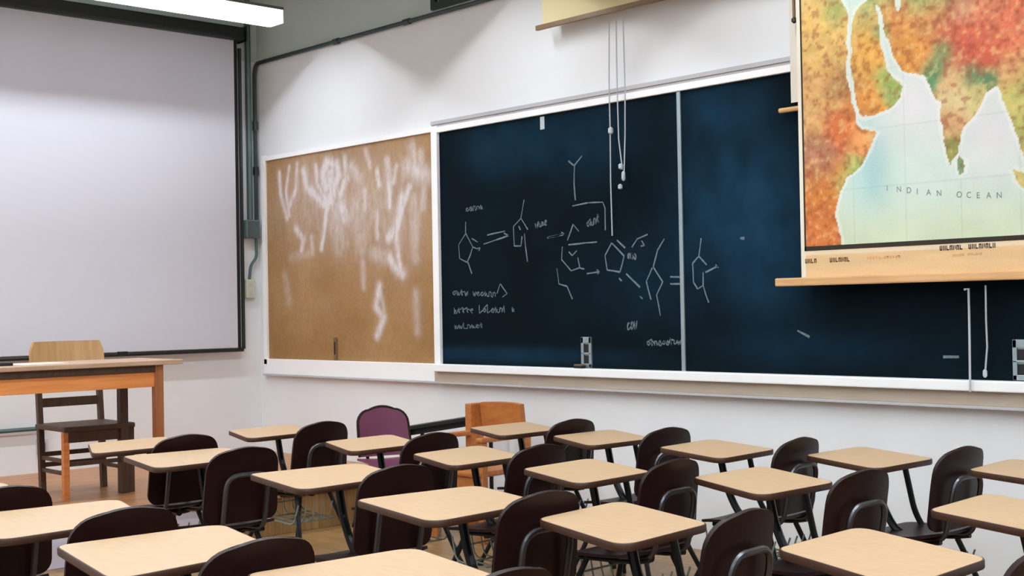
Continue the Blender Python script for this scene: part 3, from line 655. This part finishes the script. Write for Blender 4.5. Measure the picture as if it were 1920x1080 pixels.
# ------------------------------------------------------------------ student desks (chair and desktop on one frame); student faces -x
def make_desk(top_mat, shell_mat, corners):
    r = empty('student_desk')
    hx, hy = .250, .238
    outl = rounded(corners, [.05, .085, .05, .075], 6)      # skewed top, wider towards the sitter's left
    d = MB().prism([(x * .985, y * .985) for x, y in outl], .744, .762).build('desktop', top_mat, r)
    n = len(outl); e = MB(); v = []
    for s, z in ((1.0, .738), (1.006, .742), (1.006, .758), (1.0, .7615)): v += [(x * s, y * s, z) for x, y in outl]
    v += [(x * .985, y * .985, .7615) for x, y in outl] + [(x * .93, y * .93, .738) for x, y in outl]
    rings = [5, 0, 1, 2, 3, 4]; f = []
    for a, b in zip(rings[:-1], rings[1:]): f += [(a * n + i, a * n + (i + 1) % n, b * n + (i + 1) % n, b * n + i) for i in range(n)]
    f.append(tuple(5 * n + i for i in reversed(range(n))))
    e.add(v, f).build('edge_band', M_EDGE, d, True)
    # backrest shell
    H, W, R = .330, .196, .085
    def back(u, v):
        a = u * 2 - 1; vv = .5 - .5 * math.cos(math.pi * v)       # denser near the ends
        h = vv * H; hw = W - .012 * vv
        if h > H - R: hw = hw - R + math.sqrt(max(0, R * R - (h - (H - R)) ** 2))
        r2 = .05
        if h < r2: hw = hw - r2 + math.sqrt(max(0, r2 * r2 - (r2 - h) ** 2))
        y = a * hw
        return (.392 + .080 * vv ** 1.3 - .42 * y * y * (1 + .6 * vv) + .012 * math.cos(math.pi * vv), y, .492 + h + .014 * (1 - a * a) * vv)
    MB().shell(back, 14, 20, .015, 0, lambda p: (1, .9 * p.y, -.24)).build('backrest', shell_mat, r, True)
    def seat(u, v):
        a = u * 2 - 1; L = .40; hw = .205
        s_ = v * L; rr = .06
        if s_ < rr: hw = hw - rr + math.sqrt(max(0, rr * rr - (rr - s_) ** 2))
        if s_ > L - rr: hw = hw - rr + math.sqrt(max(0, rr * rr - (s_ - L + rr) ** 2))
        y = a * hw
        return (.0 + s_, y, .462 - .035 * (1 - v) ** 4 - .016 * math.sin(math.pi * v) + .25 * y * y + .05 * max(0, v - .8) ** 1.0)
    MB().shell(seat, 10, 12, .013).build('seat', shell_mat, r, True)
    # frame
    MB().tube(fillet([(.25, -.115, .44), (.415, -.11, .452), (.438, -.11, .56), (.466, -.11, .712), (.466, .11, .712), (.438, .11, .56), (.415, .11, .452), (.25, .115, .44)], .085, 6), .0115, 8).build('back_tube', M_STEEL, r, True)
    for y in (-.115, .115): MB().tube(fillet([(.04, y, .418), (.32, y, .43), (.40, y, .445)], .05), .0115, 8).build('seat_rail', M_TUBE, r, True)
    for sy in (-1, 1):
        for (xa, xb) in ((.08, -.10), (.34, .52)):
            L = MB().tube([(xa, sy * .115, .425), (xa + (xb - xa) * .5, sy * .165, .2), (xb, sy * .215, .012)], .0125, 8).build('leg', M_TUBE, r, True)
            MB().tube([(xb, sy * .215, 0.0), (xb, sy * .215, .028)], .017, 8).build('foot_glide', M_RUBBER, L, True)
    MB().tube(fillet([(.06, .155, .735), (.10, .175, .50), (.16, .185, .405), (.20, .02, .405), (.20, -.115, .418)], .08, 6), .0135, 8).build('desk_support', M_TUBE, r, True)
    MB().tube(fillet([(-.02, .03, .735), (.02, .03, .56), (.10, .03, .425), (.30, .03, .42)], .07, 6), .0175, 8).build('desk_support', M_TUBE, r, True)
    MB().box(-.08, .15, -.06, .17, .732, .738).build('mounting_plate', M_TUBE, r)
    bk = MB()
    for y in (-.15, -.09, -.03, .03, .09, .15): bk.tube(fillet([(.02, y, .40), (.04, y, .29), (.36, y, .27), (.40, y, .38)], .04, 3), .0045, 5)
    for p in ((.03, .35), (.10, .286), (.22, .279), (.33, .272)): bk.tube([(p[0], -.15, p[1]), (p[0], .15, p[1])], .0045, 5)
    bk.build('book_rack', M_WIRE, r, True)
    for ch in r.children:
        if ch.name.split('.')[0] not in ('desktop', 'mounting_plate'): ch.location.y = .03
    return r

deskA = make_desk(M_MAPLE, M_PLUM, [(-.250, -.125), (.268, -.345), (.255, .125), (-.268, .345)])
deskB = make_desk(M_MAPLE, M_PLUM, [(-.300, -.205), (.305, -.340), (.262, .205), (-.250, .340)])
used = {'A': False, 'B': False}
R1, R2, R3, R4 = 'row beside the chalkboard wall', 'second row from chalkboard wall', 'third row from chalkboard wall', 'leftmost row nearest the camera'
DESKS = [  # x, y, turn (degrees), row, place in the row
 (4.255, -1.00, 0, R1, 'frontmost'), (4.99, -1.06, -2, R1, 'second from front'), (5.79, -1.12, 3, R1, 'third from front'), (6.53, -.985, -2, R1, 'fourth from front'), (7.32, -1.00, 2, R1, 'rearmost'),
 (3.215, -1.95, 4, R2, 'frontmost'), (4.225, -1.98, 2, R2, 'second from front'), (5.055, -2.05, 3, R2, 'third from front'), (5.88, -2.11, 3, R2, 'fourth from front'), (6.62, -1.89, -2, R2, 'fifth from front'), (7.720, -2.02, 2, R2, 'rearmost'),
 (3.265, -2.84, 0, R3, 'frontmost'), (4.05, -2.93, 0, R3, 'second from front'), (5.15, -2.90, 0, R3, 'third from front'), (6.12, -3.05, 0, R3, 'fourth from front'), (6.865, -2.97, 5, R3, 'fifth from front'), (7.755, -2.91, 1, R3, 'rearmost'),
 (4.53, -4.24, 3, R4, 'frontmost'), (5.36, -4.16, 0, R4, 'second from front'), (6.18, -4.19, 2, R4, 'third from front'), (6.98, -4.03, 2, R4, 'rearmost')]
for i, (x, y, a, row, place) in enumerate(DESKS):
    kd = 'B' if i in (12, 13, 14, 17, 18, 19, 20) else 'A'; src = deskA if kd == 'A' else deskB
    o = copy_tree(src) if used[kd] else src
    used[kd] = True
    o.location = (x, y, 0); o.rotation_euler = (0, 0, math.radians(a))
    if i == 11:
        for ch in o.children:
            if ch.name.split('.')[0] not in ('desktop', 'mounting_plate'): ch.location.y += .05
    tag(o, 'maple student desk with plum chair, %s in %s' % (place, row), 'desk', 'student desks with attached chairs')

# plum chair with a dark tablet, turned towards the camera by the wall
def plum_chair():
    r = empty('plum_chair', (2.72, -.74, 0), math.radians(163))
    tag(r, 'reddish plum chair turned to the camera, beside black tablet board', 'chair')
    H, W, R = .30, .185, .085
    def back(u, v):
        a = u * 2 - 1; vv = .5 - .5 * math.cos(math.pi * v); h = vv * H; hw = W - .01 * vv
        if h > H - R: hw = hw - R + math.sqrt(max(0, R * R - (h - (H - R)) ** 2))
        y = a * hw
        return (.02 + .07 * vv - .4 * y * y, y, .475 + h + .022 * (1 - a * a) * vv)
    b_ = MB().shell(back, 12, 16, .014, 0, lambda p: (1, .8 * p.y, -.22)).build('backrest', M_PLUMRED, r, True)
    P = [Vector(back(0, j / 16)) for j in range(17)] + [Vector(back(i / 12, 1)) for i in range(1, 12)] + [Vector(back(1, j / 16)) for j in range(16, -1, -1)]
    MB().tube(P, .011, 6).build('rim', M_PLUM, b_, True)
    def seat(u, v):
        a = u * 2 - 1; y = a * .2
        return (-.38 + .40 * v, y, .45 - .03 * (1 - v) ** 4 + .25 * y * y)
    MB().shell(seat, 8, 8, .014).build('seat', M_PLUMRED, r, True)
    for sy in (-1, 1):
        for xa, xb in ((-.30, -.42), (-.04, .12)):
            MB().tube([(xa, sy * .12, .42), (xb, sy * .2, .0)], .012, 8).build('leg', M_TUBE, r, True)
        MB().tube(fillet([(-.32, sy * .12, .425), (.03, sy * .12, .425), (.09, sy * .12, .66)], .06), .0115, 8).build('seat_rail', M_TUBE, r, True)
    return r
plum_chair()
tb = empty('folding_board', (0, 0, 0)); tag(tb, 'narrow black tablet board between the plum chair and wooden armchair', 'board')
pa = at(760, 803, Y=-.53); pb = at(885, 783, Y=-.25)
d_ = (pb - pa).normalized()
MB().bar(pa, pb, .14, .022).build('tablet', M_BLACK, tb)
MB().bar(pa + d_ * .02 - Vector((0, 0, .03)), pa + d_ * .45 - Vector((0, 0, .03)), .05, .045).build('bracket', M_BLACK, tb)
for q, sx in ((.12, 0), (.60, 0)):
    p = pa + d_ * q; MB().tube([(p.x, p.y, p.z - .01), (p.x, p.y, 0)], .014, 8).build('leg', M_TUBE, tb, True)

# honey-coloured wooden armchair by the wall
ac = empty('wooden_armchair', (3.42, -.36, 0), math.radians(4)); tag(ac, 'honey-coloured wooden armchair standing against the wall under the chalkboard', 'chair')
MB().shell(lambda u, v: (-.16 + .37 * u, .02 + .03 * (1 - (u * 2 - 1) ** 2) - .02 * v, .66 + .17 * v + .006 * math.sin(u * math.pi)), 8, 4, .03).build('backrest', M_HONEY, ac, True)
for x in (-.19, .23):
    MB().box(x - .028, x + .028, -.09 if x < 0 else -.03, .03, .02, .825 if x < 0 else .66, bev=.008).build('back_post', M_HONEY, ac)
    MB().box(x - .03, x + .03, -.42, -.02, .62, .65, bev=.01).build('armrest', M_HONEY, ac)
    MB().box(x - .022, x + .022, -.41, -.365, 0, .62, bev=.005).build('front_leg', M_HONEY, ac)
MB().box(-.20, .24, -.42, 0, .405, .44, bev=.012).build('seat', M_HONEY, ac)
MB().box(-.17, .21, -.40, -.38, .33, .405, bev=.004).build('seat_apron', M_HONEY, ac)

# ------------------------------------------------------------------ teacher table, chair, paper
tt = empty('teacher_table', (0, 0, 0)); tag(tt, 'long orange-brown wooden teacher table on the platform before the screen', 'table')
XF, XB = 2.05, 1.56; YE = at(296, 750, X=XF).y + .025; TZ = at(296, 681, X=XF).z + .020; YW = YE - 2.2
MB().box(XB - .05, XF + .05, YW - .12, YE + .13, TZ - .03, TZ, bev=.006).build('table_top', M_TABLETOP, tt)
for x in (XB, XF):
    for y in (YE - .025, YW + .025):
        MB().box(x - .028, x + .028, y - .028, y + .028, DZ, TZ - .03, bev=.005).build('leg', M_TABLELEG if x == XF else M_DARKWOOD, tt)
ap = MB().box(XF - .015, XF + .012, YW + .05, YE - .05, TZ - .168, TZ - .03, bev=.003).build('front_apron', M_TABLE, tt)
MB().box(XF + .012, XF + .020, YW + .05, YE - .05, TZ - .075, TZ - .03, bev=.003).build('moulding', M_DARKWOOD, ap)
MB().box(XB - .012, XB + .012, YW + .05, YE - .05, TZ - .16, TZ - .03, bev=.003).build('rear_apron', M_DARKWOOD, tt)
for y in (YE - .025, YW + .025): MB().box(XB + .028, XF - .028, y - .012, y + .012, TZ - .17, TZ - .03, bev=.003).build('side_apron', M_TABLE, tt)
pp = MB().box(0, .21, 0, .30, 0, .002).build('paper_sheet', M_PAPER); pp.location = (1.70, -2.88, TZ); pp.rotation_euler = (0, 0, .1)
tag(pp, 'white sheet of paper lying on the teacher table', 'paper')
bk = MB().box(0, .2, 0, .26, 0, .02, bev=.004).build('black_slab', M_BLACK); bk.location = (1.72, -3.17, TZ); bk.rotation_euler = (0, 0, -.1)  # plain flat block for an unidentified dark shape
tag(bk, 'black notebook lying on the teacher table at the picture edge', 'slab')

tc = empty('teacher_chair', (1.14, -2.215, DZ), 0); tag(tc, 'wooden slat-back teacher chair with blond top rail behind the table', 'chair')
hw = .215
for s_ in (-1, 1):
    MB().bar((.03, s_ * hw, 0), (-.0, s_ * hw, .46), .036, .04).bar((-.0, s_ * hw, .46), (-.038, s_ * hw, .86), .034, .036).build('back_post', M_DARKWOOD, tc)
    MB().bar((.41, s_ * (hw + .01), 0), (.41, s_ * (hw + .01), .43), .038, .038).build('front_leg', M_DARKWOOD if s_ > 0 else M_TABLE, tc)
    for z in (.16, .24): MB().bar((.03, s_ * hw, z), (.41, s_ * hw, z), .02, .024).build('side_stretcher', M_DARKWOOD, tc)
for z in (.19, .26): MB().bar((.02, -hw, z), (.02, hw, z), .02, .03).build('cross_rung', M_DARKWOOD, tc)
MB().bar((.41, -hw, .22), (.41, hw, .22), .02, .026).build('cross_rung', M_DARKWOOD, tc)
MB().box(-.02, .45, -hw - .03, hw + .03, .43, .465, bev=.012).build('seat', M_DARKWOOD, tc)
MB().box(.39, .43, -hw, hw, .36, .43, bev=.004).build('seat_apron', M_DARKWOOD, tc)
MB().bar((-.018, -hw, .60), (-.018, hw, .60), .02, .06).build('back_slat', M_DARKWOOD, tc)
def toprail(u, v):
    a = u * 2 - 1
    return (-.035 - .02 * v - .03 * (1 - a * a), a * (hw + .045) * (1 - .10 * max(0, v - .6) / .4), .845 + .165 * v)
MB().shell(toprail, 10, 6, .026).build('top_rail', M_BLOND, tc, True)
